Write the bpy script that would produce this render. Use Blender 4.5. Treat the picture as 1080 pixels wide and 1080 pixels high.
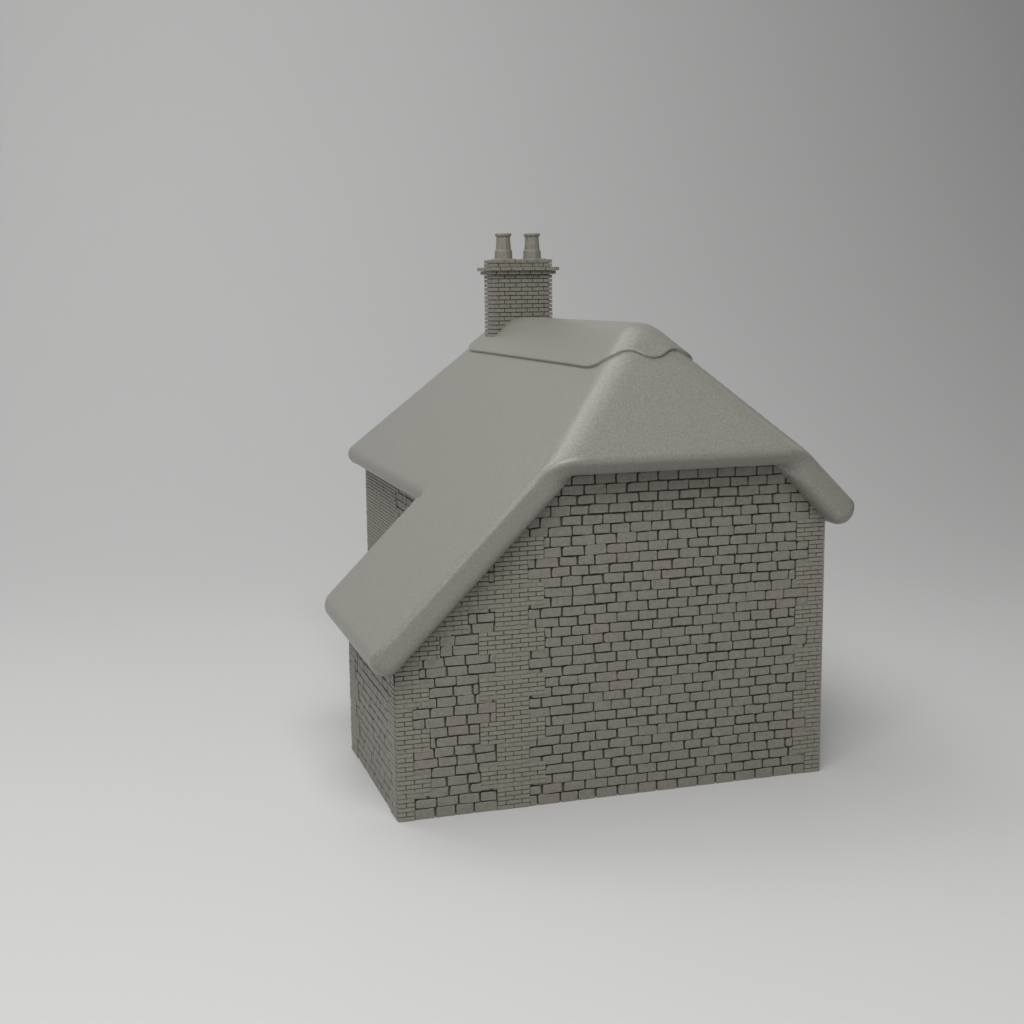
import bpy, bmesh, math, random
from mathutils import Vector, Matrix

S = bpy.context.scene
for o in list(bpy.data.objects): bpy.data.objects.remove(o)
COL = S.collection
S.unit_settings.scale_length = 0.1          # a model house: one unit is about ten centimetres

# ------------------------------------------------------------------ camera
YAW, PITCH, ROLL = 0.295797, 0.155931, -0.011907
CAM = Vector((-0.60142, -2.82911, 1.11713))
fwd = Vector((math.sin(YAW)*math.cos(PITCH), math.cos(YAW)*math.cos(PITCH), -math.sin(PITCH)))
rgt = Vector((math.cos(YAW), -math.sin(YAW), 0)); upv = rgt.cross(fwd)
r2 = rgt*math.cos(ROLL)+upv*math.sin(ROLL); u2 = -rgt*math.sin(ROLL)+upv*math.cos(ROLL)
cd = bpy.data.cameras.new('camera'); cam = bpy.data.objects.new('camera', cd); COL.objects.link(cam)
cam.matrix_world = Matrix(((r2.x, u2.x, -fwd.x, CAM.x), (r2.y, u2.y, -fwd.y, CAM.y),
                           (r2.z, u2.z, -fwd.z, CAM.z), (0, 0, 0, 1)))
cd.sensor_width = 36; cd.lens = 50; cd.clip_start = 0.05; cd.clip_end = 200
S.camera = cam

# ------------------------------------------------------------------ studio light
W = bpy.data.worlds.new('World'); S.world = W; W.use_nodes = True
bgn = W.node_tree.nodes['Background']; bgn.inputs[0].default_value = (0.96, 0.98, 1.0, 1); bgn.inputs[1].default_value = 0.005
def area(name, loc, target, sx, sy, power, col=(1, 1, 1)):
    l = bpy.data.lights.new(name, 'AREA'); l.shape = 'RECTANGLE'; l.size = sx; l.size_y = sy
    l.energy = power; l.color = col
    o = bpy.data.objects.new(name, l); COL.objects.link(o); o.location = loc
    o.rotation_euler = (Vector(target)-Vector(loc)).to_track_quat('-Z', 'Y').to_euler()
    return o
WARM = (1.0, 0.995, 0.98)
for x, y, pw in ((-2, -3, 88), (-2, -1, 25), (-2, 1, 13), (-2, 3, 47), (0, -3, 107), (0, 1, 27), (0, 3, 18), (2, 3, 3)):
    area('ceiling_softbox', (x, y, 5.0), (x*0.3+0.35, y*0.3+0.4, 0), 2.5, 2.5, pw, WARM)
area('front_softbox', (-1.5, -6.0, 3.5), (0.4, 0.6, 0.5), 3.0, 3.0, 64, WARM)
area('side_softbox', (-5.5, 0.5, 2.5), (0.4, 0.6, 0.5), 3.0, 3.0, 24, WARM)
area('side_softbox', (5.0, 1.0, 3.0), (0.6, 0.6, 0.3), 3.0, 3.0, 15, WARM)
area('backdrop_softbox', (-4.6, 3.6, 6.0), (-3.2, 6.0, 4.6), 1.5, 1.5, 7, WARM)      # lifts the far left of the sweep
V = S.view_settings
S.display_settings.display_device = 'sRGB'
V.view_transform = 'Standard'; V.look = 'None'; V.gamma = 1; V.exposure = 0.0; V.use_curve_mapping = False
S.render.engine = 'CYCLES'
S.render.resolution_x = 1024; S.render.resolution_y = 1024

# ------------------------------------------------------------------ materials
def mat(name, col, rough=0.45, var=0.04, scale=30, bump=0.0, bscale=400, spec=0.5):
    m = bpy.data.materials.new(name); m.use_nodes = True; nt = m.node_tree
    b = nt.nodes['Principled BSDF']; b.inputs['Roughness'].default_value = rough
    b.inputs['Specular IOR Level'].default_value = spec
    tc = nt.nodes.new('ShaderNodeTexCoord')
    n = nt.nodes.new('ShaderNodeTexNoise'); n.inputs['Scale'].default_value = scale; n.inputs['Detail'].default_value = 6
    nt.links.new(tc.outputs['Object'], n.inputs['Vector'])
    r = nt.nodes.new('ShaderNodeValToRGB')
    r.color_ramp.elements[0].position = 0.3; r.color_ramp.elements[1].position = 0.7
    r.color_ramp.elements[0].color = tuple(c*(1-var) for c in col)+(1,)
    r.color_ramp.elements[1].color = tuple(min(1, c*(1+var)) for c in col)+(1,)
    nt.links.new(n.outputs['Fac'], r.inputs['Fac']); nt.links.new(r.outputs['Color'], b.inputs['Base Color'])
    if bump:
        n2 = nt.nodes.new('ShaderNodeTexNoise'); n2.inputs['Scale'].default_value = bscale; n2.inputs['Detail'].default_value = 3
        nt.links.new(tc.outputs['Object'], n2.inputs['Vector'])
        bp = nt.nodes.new('ShaderNodeBump'); bp.inputs['Strength'].default_value = bump; bp.inputs['Distance'].default_value = 0.002
        nt.links.new(n2.outputs['Fac'], bp.inputs['Height']); nt.links.new(bp.outputs['Normal'], b.inputs['Normal'])
    return m
M_STONE = mat('stone_grey', (0.229, 0.219, 0.186), var=0.15, scale=170, bump=0.5, bscale=300)
M_BRICK = mat('brick_grey', (0.247, 0.238, 0.198), var=0.16, scale=170, bump=0.3, bscale=300)
M_JOINT = mat('joint_grey', (0.24, 0.23, 0.20), var=0.05)
M_ROOF = mat('thatch_smooth', (0.262, 0.256, 0.226), rough=0.31, var=0.15, scale=220, bump=0.2, bscale=350)
M_FLOOR = mat('studio_sweep', (0.66, 0.66, 0.665), rough=0.6, var=0.004, scale=2)

# ------------------------------------------------------------------ helpers
BASE = Vector((0.55, 0.75, 0.0))
def obj(name, bm, m, parent=None, smooth=False):
    me = bpy.data.meshes.new(name); bm.to_mesh(me); bm.free()
    for p in me.polygons: p.use_smooth = smooth
    for x in (m if isinstance(m, (list, tuple)) else [m]): me.materials.append(x)
    o = bpy.data.objects.new(name, me); COL.objects.link(o)
    if parent:
        o.parent = parent
        if parent.name == 'model_house': me.transform(Matrix.Translation(-BASE))
        else: me.transform(Matrix.Translation(-BASE))
    return o
def clip(poly, a, b, c):                      # keep a*x + b*z <= c
    out = []
    for i in range(len(poly)):
        p, q = poly[i], poly[(i+1) % len(poly)]
        dp, dq = a*p[0]+b*p[1]-c, a*q[0]+b*q[1]-c
        if dp <= 0: out.append(p)
        if dp*dq < 0:
            t = dp/(dp-dq); out.append((p[0]+(q[0]-p[0])*t, p[1]+(q[1]-p[1])*t))
    return out
class Wall:
    """plane with origin o, horizontal axis u, outward normal n; cells raised from the joint bed"""
    def __init__(s, o, u, n): s.o, s.u, s.n = Vector(o), Vector(u), Vector(n); s.flip = s.u.cross(Vector((0, 0, 1))).dot(s.n) < 0
    def P(s, a, z, d): return s.o+s.u*a+Vector((0, 0, z))+s.n*d
    def cell(s, bm, poly, d0, d1, inset, mi=0, tilt=(0, 0)):
        if len(poly) < 3: return
        cx = sum(p[0] for p in poly)/len(poly); cz = sum(p[1] for p in poly)/len(poly)
        w = max(p[0] for p in poly)-min(p[0] for p in poly); h = max(p[1] for p in poly)-min(p[1] for p in poly)
        if w < 0.004 or h < 0.0045: return
        fx, fz = max(0.3, 1-2*inset/w), max(0.3, 1-2*inset/h)
        lo = [bm.verts.new(s.P(p[0], p[1], d0)) for p in poly]
        mid = [bm.verts.new(s.P(p[0], p[1], d1-inset*0.8)) for p in poly]
        hi = [bm.verts.new(s.P(cx+(p[0]-cx)*fx, cz+(p[1]-cz)*fz, d1+tilt[0]*(p[0]-cx)+tilt[1]*(p[1]-cz))) for p in poly]
        n = len(poly); fs = [hi]
        for A, B in ((lo, mid), (mid, hi)):
            for i in range(n):
                j = (i+1) % n; fs.append([A[i], A[j], B[j], B[i]])
        for f in fs:
            if s.flip: f = f[::-1]
            bm.faces.new(f).material_index = mi
def rect(x0, x1, z0, z1): return [(x0, z0), (x1, z0), (x1, z1), (x0, z1)]
def stone_poly(x0, x1, z0, z1, rnd):
    j = 0.0012
    c = [(x0+rnd.uniform(-j, j), z0+rnd.uniform(-j, j)), (x1+rnd.uniform(-j, j), z0+rnd.uniform(-j, j)),
         (x1+rnd.uniform(-j, j), z1+rnd.uniform(-j, j)), (x0+rnd.uniform(-j, j), z1+rnd.uniform(-j, j))]
    w, h = x1-x0, z1-z0; out = []
    for i in range(4):
        r = min(0.0022, 0.2*w, 0.2*h)
        if i == 3 and rnd.random() < 0.3: r = min(0.0065, 0.4*w, 0.4*h)
        elif rnd.random() < 0.25: r = min(0.0042, 0.35*w, 0.35*h)
        p, a, b = Vector(c[i]), Vector(c[i-1]), Vector(c[(i+1) % 4])
        da, db = (a-p).normalized()*r, (b-p).normalized()*r
        for t in (0, 0.5, 1):
            q = p+da*(1-t)**2+db*t**2
            out.append((q.x, q.y))
        if i % 2 == 0 and w > 0.02:            # a slightly wavering long edge
            for t in (0.33, 0.66):
                q = p.lerp(b, t); out.append((q.x, q.y+rnd.uniform(-.0006, .0006)))
    return out
SH, BH = 0.0219, 0.00995                      # stone and brick course heights
BD = -0.0115                                  # joint bed, behind the stone faces
def bricks(wall, bm, x0, x1, z0, z1, face, length=0.0366, h=BH, gap=0.0016, clips=(), mi=0, rnd=None, wrap0=0, phase=0):
    """running-bond brick courses filling a rectangle (courses counted from z = 0)"""
    rnd = rnd or random.Random(5)
    k0 = int(round(z0/h)); k1 = int(round(z1/h))
    for k in range(k0, k1):
        off = 0.5*length if (k+phase) % 2 else 0.0
        xs = [x0]; x = x0+length-off
        while x < x1-0.006: xs.append(x+rnd.uniform(-.0006, .0006)); x += length
        xs.append(x1)
        for a, b in zip(xs[:-1], xs[1:]):
            p = rect(a+gap/2 if a > x0 else a, b-gap/2 if b < x1 else b, k*h+gap/2, (k+1)*h-gap/2)
            for c in clips: p = clip(p, *c)
            wall.cell(bm, p, BD-0.001, face+rnd.uniform(-.0005, .0006), 0.0005, mi, (rnd.uniform(-.02, .02), rnd.uniform(-.04, .01)))
# joint positions of a six-course repeat
ROWS = [[.0147, .0582, .1015, .1585, .202], [.032, .0815, .127, .178, .2255], [-.002, .0485, .0925, .143, .193, .236],
        [.0195, .0705, .1165, .165, .2135], [-.004, .0445, .093, .14, .187, .2345], [.029, .0775, .122, .172, .219]]
def stones(wall, bm, L, z1, holes, seed, x_ref=0.50, clips=(), row0=0, x_lo=0.0):
    """random running-bond stones; holes = brick blocks (x0, x1, z0, z1) the stones stop at"""
    g = 0.0032
    rows = []
    for q in range(6):
        r = random.Random(seed*17+q); base = [x_ref+v for v in ROWS[q]]
        while base[-1] < L+.08: base.append(base[-1]+r.uniform(.040, .053))
        while base[0] > x_lo-.08: base.insert(0, base[0]-r.uniform(.040, .053))
        rows.append(base)
    rnd = random.Random(seed)
    k = 0
    while k*SH < z1:
        zb, zt = k*SH+0.001, min((k+1)*SH+0.001, z1+0.02)
        if k == 0: zb = 0.0
        joints = rows[(k+row0) % 6]
        hs = [(h[0], h[1], zb-1, zt+1) for h in holes if h[2] <= zb+0.002 and h[3] >= zt-0.002]     # brick blocks that fill most of this course
        ed = [v for h in hs for v in (h[0], h[1])]
        joints = [v for v in joints if not any(abs(v-e) < 0.0125 for e in ed)]   # no slivers beside the brickwork
        for a, b in zip(joints[:-1], joints[1:]):
            if b < x_lo or a > L: continue
            a2, b2 = max(a, x_lo), min(b, L)
            touch = [h for h in hs if h[0] < b2 and h[1] > a2 and h[2] < zt and h[3] > zb]
            zcuts = sorted({zb, zt} | {v for h in touch for v in (h[2], h[3]) if zb < v < zt})
            pieces = []
            for q0, q1 in zip(zcuts[:-1], zcuts[1:]):
                segs = [(a2, b2)]
                for h in touch:
                    if h[2] <= q0+1e-6 and h[3] >= q1-1e-6:
                        ns = []
                        for s0, s1 in segs:
                            if h[1] <= s0 or h[0] >= s1: ns.append((s0, s1)); continue
                            if h[0] > s0: ns.append((s0, h[0]))
                            if h[1] < s1: ns.append((h[1], s1))
                        segs = ns
                for s in segs:
                    if pieces and abs(pieces[-1][0]-s[0]) < 1e-6 and abs(pieces[-1][1]-s[1]) < 1e-6 and abs(pieces[-1][3]-q0) < 1e-6:
                        pieces[-1][3] = q1
                    else: pieces.append([s[0], s[1], q0, q1])
            for s0, s1, q0, q1 in pieces:
                gg = g*rnd.choice((.6, .85, 1.0, 1.0, 1.15))
                gh = g*rnd.choice((.6, .8, .9, 1.0)); gl = 0.62*gg
                p = stone_poly(s0+gl, s1-gl, q0+(gh/2 if q0 > 0 else 0), q1-gh/2, rnd)
                for c in clips: p = clip(p, *c)
                wall.cell(bm, p, BD-0.001, rnd.uniform(-.0006, .0006), 0.0009, 0, (rnd.uniform(-.01, .01), rnd.uniform(-.015, .015)))
        k += 1
def slab(bm, wall, poly, d0, d1):
    f = [bm.verts.new(wall.P(x, z, d1)) for x, z in poly]; b = [bm.verts.new(wall.P(x, z, d0)) for x, z in poly]
    n = len(poly); fs = [f, b[::-1]]+[[b[i], b[(i+1) % n], f[(i+1) % n], f[i]] for i in range(n)]
    for q in fs: bm.faces.new(q[::-1] if wall.flip else q)

# ------------------------------------------------------------------ the studio sweep
def sweep():
    bm = bmesh.new()
    SWY = YAW-0.12; h = Vector((math.sin(SWY), math.cos(SWY), 0)); s = Vector((math.cos(SWY), -math.sin(SWY), 0))
    O = Vector((0.5, 0.5, 0)); D0 = 1.4; LEN = 5.7        # the curve starts at D0 and eases from level to upright
    prof = [(-9+1.0*i, 0) for i in range(0, 11)]
    d, z, N = D0, 0.0, 80
    prof.append((d, z))
    for i in range(N):
        t = (i+0.5)/N; a = math.pi/2*(t*t*(3-2*t))
        d += math.cos(a)*LEN/N; z += math.sin(a)*LEN/N; prof.append((d, z))
    for q in (1, 3, 5, 7): prof.append((d, z+q))
    rows = []
    for d, z in prof: rows.append([bm.verts.new(O+h*d+s*x+Vector((0, 0, z))) for x in (-40, -10, 0, 10, 40)])
    for A, B in zip(rows[:-1], rows[1:]):
        for i in range(4): bm.faces.new((A[i], A[i+1], B[i+1], B[i]))
    o = obj('floor', bm, M_FLOOR, None, True)
    o['kind'] = 'structure'; o['label'] = 'seamless pale grey studio sweep under and behind the model house'
    return o
sweep()

# ------------------------------------------------------------------ the model house
house = bpy.data.objects.new('model_house', None); COL.objects.link(house); house.location = BASE
house['label'] = 'grey model cottage with smooth thatched roof, stone walls and two-pot brick chimney'
house['category'] = 'model house'

XM, YB, YL = 0.257, 1.563, 0.518              # main wall line, back wall, lean-to depth
T = 0.033                                     # half thickness of the thatch
CL, CR = 0.383, 1.640                         # middle of the thatch: z = x + CL and z = CR - x
FH0, RH0, HS = 0.7905, 2.335, 1.1             # hips: z = FH0 + HS*y and z = RH0 - HS*y
OV = 0.05
# the catslide, the half hip above the gable and the full hip behind share one thatched skin
def smin(a, b, k):
    h = max(k-abs(a-b), 0.0); return min(a, b)-h*h/(4*k)
def zmid(x, y):
    return smin(smin(smin(x+CL, CR-x, 0.056), FH0+HS*y, 0.030), RH0-HS*y, 0.052)
def nrm(x, y, e=0.002):
    return Vector((-(zmid(x+e, y)-zmid(x-e, y))/(2*e), -(zmid(x, y+e)-zmid(x, y-e))/(2*e), 1)).normalized()

# gable wall ---------------------------------------------------------
QB = 5*BH
def quoin_blocks(x_edge, sign, z1, short, long, start=0):
    out = []; i = 0
    while i*QB < z1:
        w = short if (i+start) % 2 == 0 else long
        out.append((x_edge, x_edge+w, i*QB, (i+1)*QB) if sign > 0 else (x_edge-w, x_edge, i*QB, (i+1)*QB)); i += 1
    return out
gable = Wall((0, 0, 0), (1, 0, 0), (0, -1, 0))
gclips = [(-1, 1, CL-0.012), (1, 1, CR-0.012), (0, 1, 0.752)]
gpoly = rect(0.0130, 1-0.0130, 0, 0.752)
for c in gclips: gpoly = clip(gpoly, *c)
# corner quoins, the double-sided strip above the lean-to junction and the raking bricks along the catslide
left_q = quoin_blocks(0.0, 1, 0.34, 0.036, 0.0725)
right_q = quoin_blocks(1.0, -1, 0.62, 0.039, 0.070)
strip = [(XM-(0.0365 if i % 2 == 0 else 0.073), XM+(0.0365 if i % 2 == 0 else 0.073), i*QB, (i+1)*QB) for i in range(13)]
rake = [(0.0, 0.052, 6*QB, 7*QB), (0.0, 0.098, 7*QB, 8*QB), (0.0, 0.160, 8*QB, 9*QB), (0.0, 0.19, 9*QB, 10*QB), (0.0, XM-.05, 10*QB, 11*QB), (0.1, XM-.07, 11*QB, 12*QB)]
bm = bmesh.new(); slab(bm, gable, gpoly, -0.03, BD)
stones(gable, bm, 1.0, 0.752, left_q+right_q+strip+rake, 3, clips=gclips, row0=2)
gw = obj('gable_wall', bm, M_STONE, house)
def quoin(name, wall, blocks, parent, face=0.0018, clips=(), phase=0, length=0.0366, seed=1, h=BH):
    bm = bmesh.new(); rnd = random.Random(seed)
    for b in blocks: bricks(wall, bm, b[0], b[1], b[2], b[3], face, clips=clips, rnd=rnd, phase=phase, length=length, h=h)
    return obj(name, bm, M_BRICK, parent)
quoin('brick_quoin', gable, left_q, gw, clips=gclips, seed=2)
quoin('brick_quoin', gable, right_q, gw, clips=gclips, seed=3)
quoin('brick_strip', gable, strip, gw, clips=gclips, seed=4)
quoin('raking_bricks', gable, [(a, min(b, strip[int(round(c/QB))][0]-.0016), c, d) for a, b, c, d in rake if True], gw, clips=gclips+[(-1, 0, 0)], seed=5)

# lean-to side wall --------------------------------------------------
def side(name, o, u, n, L, z1, qs, seed, row0=0, x_lo=0.0, backing=(0.0130, 0.0130)):
    w = Wall(o, u, n); bm = bmesh.new()
    slab(bm, w, rect(x_lo+backing[0]+0.025, L-backing[1], 0, z1), -0.03, BD)
    stones(w, bm, L, z1, qs, seed, row0=row0, x_ref=0.1, x_lo=x_lo, clips=[(0, 1, z1), (1, 0, L), (-1, 0, -x_lo)])
    p = obj(name, bm, M_STONE, house)
    for i, q in enumerate(qs and [qs]): 
        left = [b for b in q if b[0] <= x_lo+1e-6]; right = [b for b in q if b[0] > x_lo+1e-6]
        for k, b in enumerate((left, right)):
            if b: quoin('brick_quoin', w, b, p, clips=[(0, 1, z1)], seed=seed+k, phase=1)
    return p
# the near ends start behind the gable bricks so the corner bricks show their ends
side('lean_to_wall', (0, YL, 0), (0, -1, 0), (-1, 0, 0), YL-0.0065, 0.335,
     quoin_blocks(0.0, 1, 0.335, 0.075, 0.106)+quoin_blocks(YL-0.0065, -1, 0.335, 0.060, 0.030), 11)
side('main_side_wall', (XM, YB, 0), (0, -1, 0), (-1, 0, 0), YB-YL+0.02, 0.615,
     quoin_blocks(0.0, 1, 0.615, 0.44, 0.476), 12)
side('lean_to_end_wall', (XM-0.006, YL, 0), (-1, 0, 0), (0, 1, 0), XM-0.0125, 0.36, [], 13)
side('rear_wall', (1-0.0065, YB, 0), (-1, 0, 0), (0, 1, 0), 1-XM-0.013, 0.615,
     quoin_blocks(0.0, 1, 0.615, 0.036, 0.073), 14)
side('right_side_wall', (1, 0.0065, 0), (0, 1, 0), (1, 0, 0), YB-0.0065, 0.595,
     quoin_blocks(0.0, 1, 0.595, 0.032, 0.066)+quoin_blocks(YB-0.0065, -1, 0.595, 0.036, 0.073), 15)

# roof ---------------------------------------------------------------
def spaced(a, b, r, n_edge, n_mid):
    """grid positions from a to b, crowded within r of both ends"""
    e = [r*(1-math.cos(i/n_edge*math.pi/2)) for i in range(n_edge+1)]
    lo = [a+v for v in e]; hi = [b-v for v in e][::-1]
    return lo+[lo[-1]+(hi[0]-lo[-1])*i/n_mid for i in range(1, n_mid)]+hi
def roof():
    XE0, XE1, XR = -0.046, 0.208, 1.047        # eave edges in plan: lean-to, main, right
    YF, YN, YR = -OV, 0.556, 1.570             # front verge, lean-to back verge, back eave
    rx = T/math.sqrt(2); ry = T
    n = 18
    xs = sorted(set([round(v, 6) for v in spaced(XE0, XE1, rx, n, 10)+spaced(XE1, XR, rx, n, 70)]))
    ys = sorted(set([round(v, 6) for v in spaced(YF, YN, ry, n, 44)+spaced(YN, YR, ry, n, 60)]))
    RC = 1.0
    def dist(x, y):
        """moved plan position and depth inside the rounded outline (in units of T, capped at 1)"""
        main = x >= XE1-1e-6
        xl = XE0 if y <= YN+1e-6 else XE1
        hipF = zmid(x, y) < min(x+CL, CR-x)-0.02
        ryy = ry if not hipF else T/math.sqrt(1+HS*HS)
        dl, dr = (x-xl)/rx, (XR-x)/rx
        df, db = (y-YF)/ry, (YR-y)/(T/math.sqrt(1+HS*HS))
        if not main: db = (YN-y)/ry
        ax, ay = (dl, 1) if dl < dr else (dr, -1), (df, 1) if df < db else (db, -1)
        if main and y <= YN+1e-6 and ax[1] == 1: ax = (9, 1) if y < YN-ry or True else ax
        if main and y <= YN+1e-6:              # inner corner of the notch
            dn = math.hypot((x-XE1)/rx, (YN-y)/ry)
            if dn < 1 and ay[0] >= 1: return x, y, dn, 0
        u, v = max(0, 1-ax[0]), max(0, 1-ay[0])
        verge = v/(u+v) if u+v > 0 else 0.0    # 1 on the front and back edges, 0 on the eaves
        if u > 0 and v > 0:                    # round the corner in plan
            m = max(u, v); L = math.hypot(u, v); f = m/L
            nu, nv = u*f, v*f
            sx = ax[1]*(u-nu)*rx; sy = ay[1]*(v-nv)*ry
            return x+sx, y+sy, 1-m, verge
        # inner corner of the notch: nothing to round
        return x, y, min(1, 1-max(u, v)), verge
    bm = bmesh.new(); top, bot = {}, {}
    def inside(i, j):
        xc, yc = (xs[i]+xs[i+1])/2, (ys[j]+ys[j+1])/2
        return not (xc < XE1 and yc > YN)
    used = set()
    for i in range(len(xs)-1):
        for j in range(len(ys)-1):
            if inside(i, j): used |= {(i, j), (i+1, j), (i, j+1), (i+1, j+1)}
    for (i, j) in used:
        x, y, d, vg = dist(xs[i], ys[j])
        # the inner notch corner: points right of the notch, behind the lean-to
        if xs[i] >= XE1-1e-6 and ys[j] > YN-1e-6:
            pass
        pt, pb = 2.0+3.5*vg**3, 2.0+0.4*vg**3        # the verges have a flatter face with a tighter upper edge
        f = lambda p: T*max(0.0, 1-(1-d)**p)**(1/p)
        off, offb = f(pt), f(pb); z = zmid(x, y); nv = nrm(x, y)
        c = Vector((x, y, z))
        t = bm.verts.new(c+nv*off); top[i, j] = t
        bot[i, j] = t if off < 1e-5 else bm.verts.new(c-nv*offb)
    for i in range(len(xs)-1):
        for j in range(len(ys)-1):
            if not inside(i, j): continue
            q = [(i, j), (i+1, j), (i+1, j+1), (i, j+1)]
            for D, rev in ((top, False), (bot, True)):
                vs = []
                for k in q:
                    if D[k] not in vs: vs.append(D[k])
                if len(vs) < 3: continue
                try: bm.faces.new(vs[::-1] if rev else vs)
                except ValueError: pass
    bmesh.ops.remove_doubles(bm, verts=bm.verts, dist=1e-5)
    return obj('roof', bm, M_ROOF, house, True)
rf = roof()

# ridge cap with its scalloped lower edge ------------------------------
def ridge_cap():
    XC = (CR-CL)/2; YS0, YS1 = 0.25, 1.16; CAPT = 0.0068
    half = [(.503, .30), (.5025, .26), (.5025, .225), (.5035, .195), (.508, .170), (.516, .152), (.527, .141), (.540, .134), (.555, .130), (.570, .126),
            (.587, .118), (.603, .1095), (.616, .1055), (XC, .104)]
    pts = []
    for i in range(len(half)-1):               # Catmull-Rom refinement
        p0, p1, p2, p3 = half[max(0, i-1)], half[i], half[i+1], half[min(len(half)-1, i+2)]
        for k in range(6):
            t = k/6
            pts.append(tuple(0.5*(2*p1[c]+(p2[c]-p0[c])*t+(2*p0[c]-5*p1[c]+4*p2[c]-p3[c])*t*t+(3*p1[c]-p0[c]-3*p2[c]+p3[c])*t**3) for c in (0, 1)))
    pts.append(half[-1])
    front = pts+[(2*XC-x, y) for x, y in pts[-2::-1]]           # left to right round the front hip
    YM = (RH0-FH0)/HS                                            # mirror line between the two hips
    straight = [(2*XC-.503, .30+(YM-.60)*i/40) for i in range(1, 41)]
    back = [(2*XC-x, YM-y) for x, y in front]
    straight2 = [(.503, YM-.30-(YM-.60)*i/40) for i in range(1, 40)]
    loop = front+straight[:-1]+back+straight2
    def mid_of(q):                             # the outline was measured on the outer skin: find the point below it
        x, y = q
        for _ in range(60):
            v = nrm(x, y)*(T+CAPT); x, y = x+0.25*(q[0]-v.x-x), y+0.25*(q[1]-v.y-y)
        return x, y
    loop = [mid_of(q) for q in loop]
    for _ in range(10):
        loop = [(0.5*q[0]+0.25*(loop[i-1][0]+loop[(i+1) % len(loop)][0]), 0.5*q[1]+0.25*(loop[i-1][1]+loop[(i+1) % len(loop)][1])) for i, q in enumerate(loop)]
    # lift the mesh off the roof along the normal; rings run from the ridge line out to the edge and down its face
    bm = bmesh.new(); rings = []
    ws = [0.0]+[0.06*i for i in range(1, 16)]+[0.94, 0.975, 0.99, 1.0, 1.0]
    offs = [CAPT]*(len(ws)-3)+[CAPT*0.96, CAPT*0.75, -0.004]
    for w, of in zip(ws, offs):
        ring = []
        for x, y in loop:
            sy = min(max(y, YS0), YM-YS0); X, Y = XC+(x-XC)*w, sy+(y-sy)*w
            ring.append(bm.verts.new(Vector((X, Y, zmid(X, Y)))+nrm(X, Y)*(T+of)))
        rings.append(ring)
    n = len(loop)
    for A, B in zip(rings[:-1], rings[1:]):
        for i in range(n):
            j = (i+1) % n; bm.faces.new((A[i], B[i], B[j], A[j]))
    bmesh.ops.remove_doubles(bm, verts=bm.verts, dist=2e-5)
    bmesh.ops.recalc_face_normals(bm, faces=bm.faces)
    return obj('ridge_cap', bm, M_ROOF, rf, True)
ridge_cap()

# chimney --------------------------------------------------------------
CX0, CX1, CY0, CY1 = 0.5405, 0.7165, 1.075, 1.165
HB = 0.0118; CTOP = 1.1985; CBOT = 0.93
def box(bm, x0, x1, y0, y1, z0, z1, b=0.0):
    v = [bm.verts.new((x, y, z)) for z in (z0, z1) for x, y in ((x0, y0), (x1, y0), (x1, y1), (x0, y1))]
    for f in ((3, 2, 1, 0), (4, 5, 6, 7), (0, 1, 5, 4), (1, 2, 6, 5), (2, 3, 7, 6), (3, 0, 4, 7)): bm.faces.new([v[i] for i in f])
def course(bm, k, z0, z1, g, proj, rnd, header=0.0165):
    """one course of bricks round the stack, each brick its own block"""
    x0, x1, y0, y1 = CX0-proj, CX1+proj, CY0-proj, CY1+proj
    d = 0.015+proj; gap = 0.0022
    L = 0.0335
    def run(a0, a1, off):
        xs = [a0]; a = a0+L-off
        while a < a1-0.008: xs.append(a); a += L
        return xs+[a1]
    e = lambda: rnd.uniform(-.0007, .0007)
    for yy0, yy1 in ((y0, y0+d), (y1-d, y1)):
        xs = run(x0, x1, 0.5*L if k % 2 else 0)
        for a, b in zip(xs[:-1], xs[1:]):
            q = e(); s = -1 if yy0 == y0 else 1
            box(bm, a+(gap/2 if a > x0 else 0), b-(gap/2 if b < x1 else 0), yy0+(q if s < 0 else 0), yy1+(q if s > 0 else 0), z0+g/2, z1-g/2)
    for xx0, xx1 in ((x0, x0+d), (x1-d, x1)):
        ys = run(y0+d+gap, y1-d-gap, 0.5*L if k % 2 == 0 else 0)
        for a, b in zip(ys[:-1], ys[1:]):
            q = e()
            box(bm, xx0+(q if xx0 == x0 else 0), xx1+(q if xx0 != x0 else 0), a+gap/2, b-gap/2, z0+g/2, z1-g/2)
bm = bmesh.new(); rnd = random.Random(8)
box(bm, CX0+.007, CX1-.007, CY0+.007, CY1-.007, CBOT, CTOP-0.003)
nz = int((CTOP-0.0425-CBOT)/HB)
for k in range(nz+1):
    z1 = CTOP-0.0425-k*HB
    course(bm, k, z1-HB, z1, 0.0023, 0.0, rnd)
chim = obj('chimney', bm, M_BRICK, house)
bm = bmesh.new()
course(bm, 1, CTOP-0.0425, CTOP-0.0318, 0.0012, 0.0085, rnd)
course(bm, 0, CTOP-0.0318, CTOP-0.0218, 0.0008, 0.0165, rnd)
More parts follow.
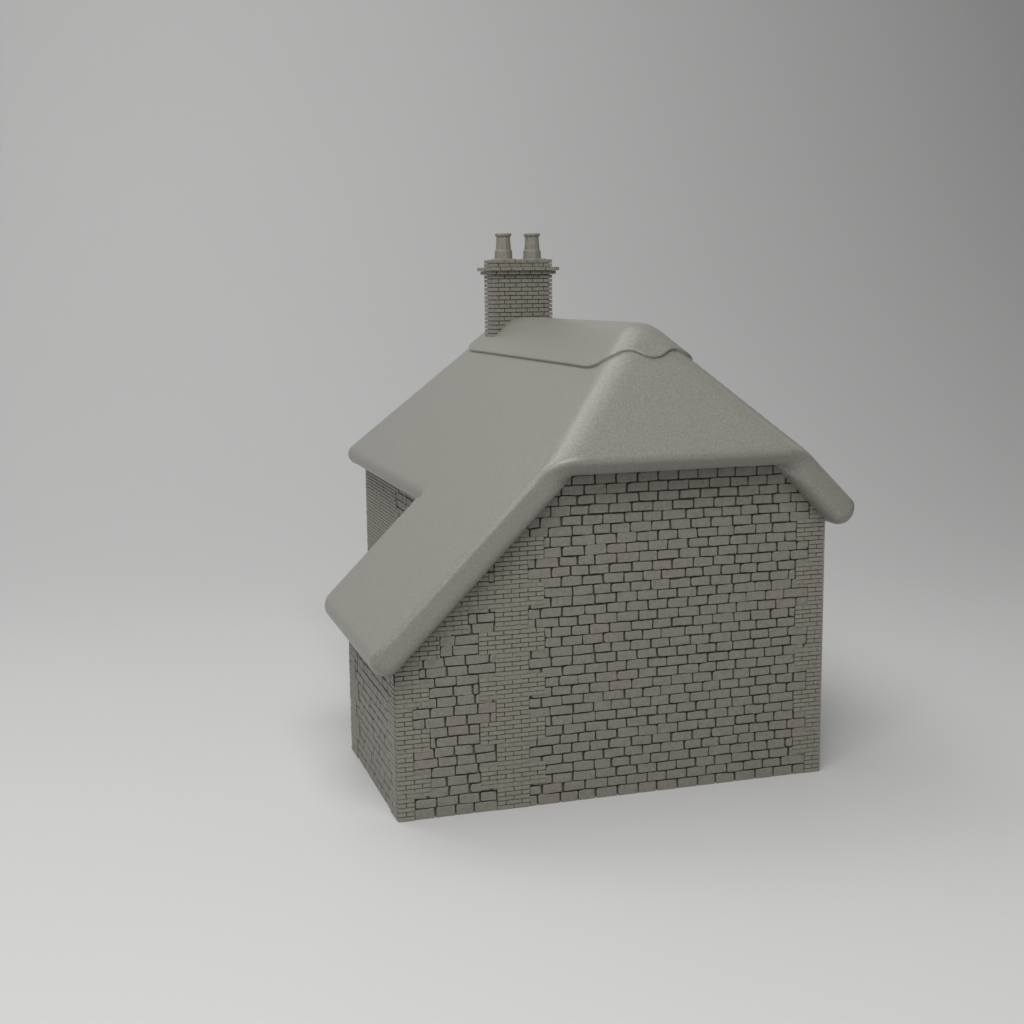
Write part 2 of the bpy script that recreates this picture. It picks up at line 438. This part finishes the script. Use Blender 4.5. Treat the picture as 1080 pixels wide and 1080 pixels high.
box(bm, CX0+.004, CX1-.004, CY0+.004, CY1-.004, CTOP-0.0415, CTOP-0.0210)
obj('corbel', bm, M_BRICK, chim)
bm = bmesh.new()
course(bm, 1, CTOP-0.0218, CTOP-0.0108, 0.0020, 0.0, rnd); course(bm, 0, CTOP-0.0108, CTOP, 0.0018, 0.0, rnd)
obj('chimney_head', bm, M_BRICK, chim)
# sloped mortar bedding under the pots
def frust(bm, cx, cy, rings, n, rot, cap=True):
    prev = None
    for rx_, ry_, z in rings:
        r = [bm.verts.new((cx+rx_*math.cos(rot+2*math.pi*i/n), cy+ry_*math.sin(rot+2*math.pi*i/n), z)) for i in range(n)]
        if prev:
            for i in range(n): bm.faces.new((prev[i], prev[(i+1) % n], r[(i+1) % n], r[i]))
        else: bm.faces.new(r[::-1])
        prev = r
    if cap: bm.faces.new(prev)
CYM = (CY0+CY1)/2
bm = bmesh.new()
for q in (0.25, 0.75):
    px = CX0+(CX1-CX0)*q
    b = [(px-.040, CY0+.005), (px+.040, CY0+.005), (px+.040, CY1-.005), (px-.040, CY1-.005)]
    t = [(px-.026, CYM-.026), (px+.026, CYM-.026), (px+.026, CYM+.026), (px-.026, CYM+.026)]
    vb = [bm.verts.new((x, y, CTOP-.002)) for x, y in b]; vt = [bm.verts.new((x, y, CTOP+.0028)) for x, y in t]
    bm.faces.new(vt)
    for i in range(4): bm.faces.new((vb[i], vb[(i+1) % 4], vt[(i+1) % 4], vt[i]))
obj('mortar_bed', bm, M_BRICK, chim)
for q in (0.255, 0.742):
    bm = bmesh.new(); px = CX0+(CX1-CX0)*q; n = 12; z = CTOP+.003
    frust(bm, px, CYM, [(.0258, .0258, z), (.0250, .0250, z+.0215), (.0235, .0235, z+.0235), (.0222, .0222, z+.0236), (.0194, .0194, z+.060),
                        (.0197, .0197, z+.0605), (.0236, .0236, z+.0640), (.0240, .0240, z+.0675), (.0225, .0225, z+.0705), (.0160, .0160, z+.0705), (.0150, .0150, z+.055)], n, 0.13)
    obj('chimney_pot', bm, M_BRICK, chim)
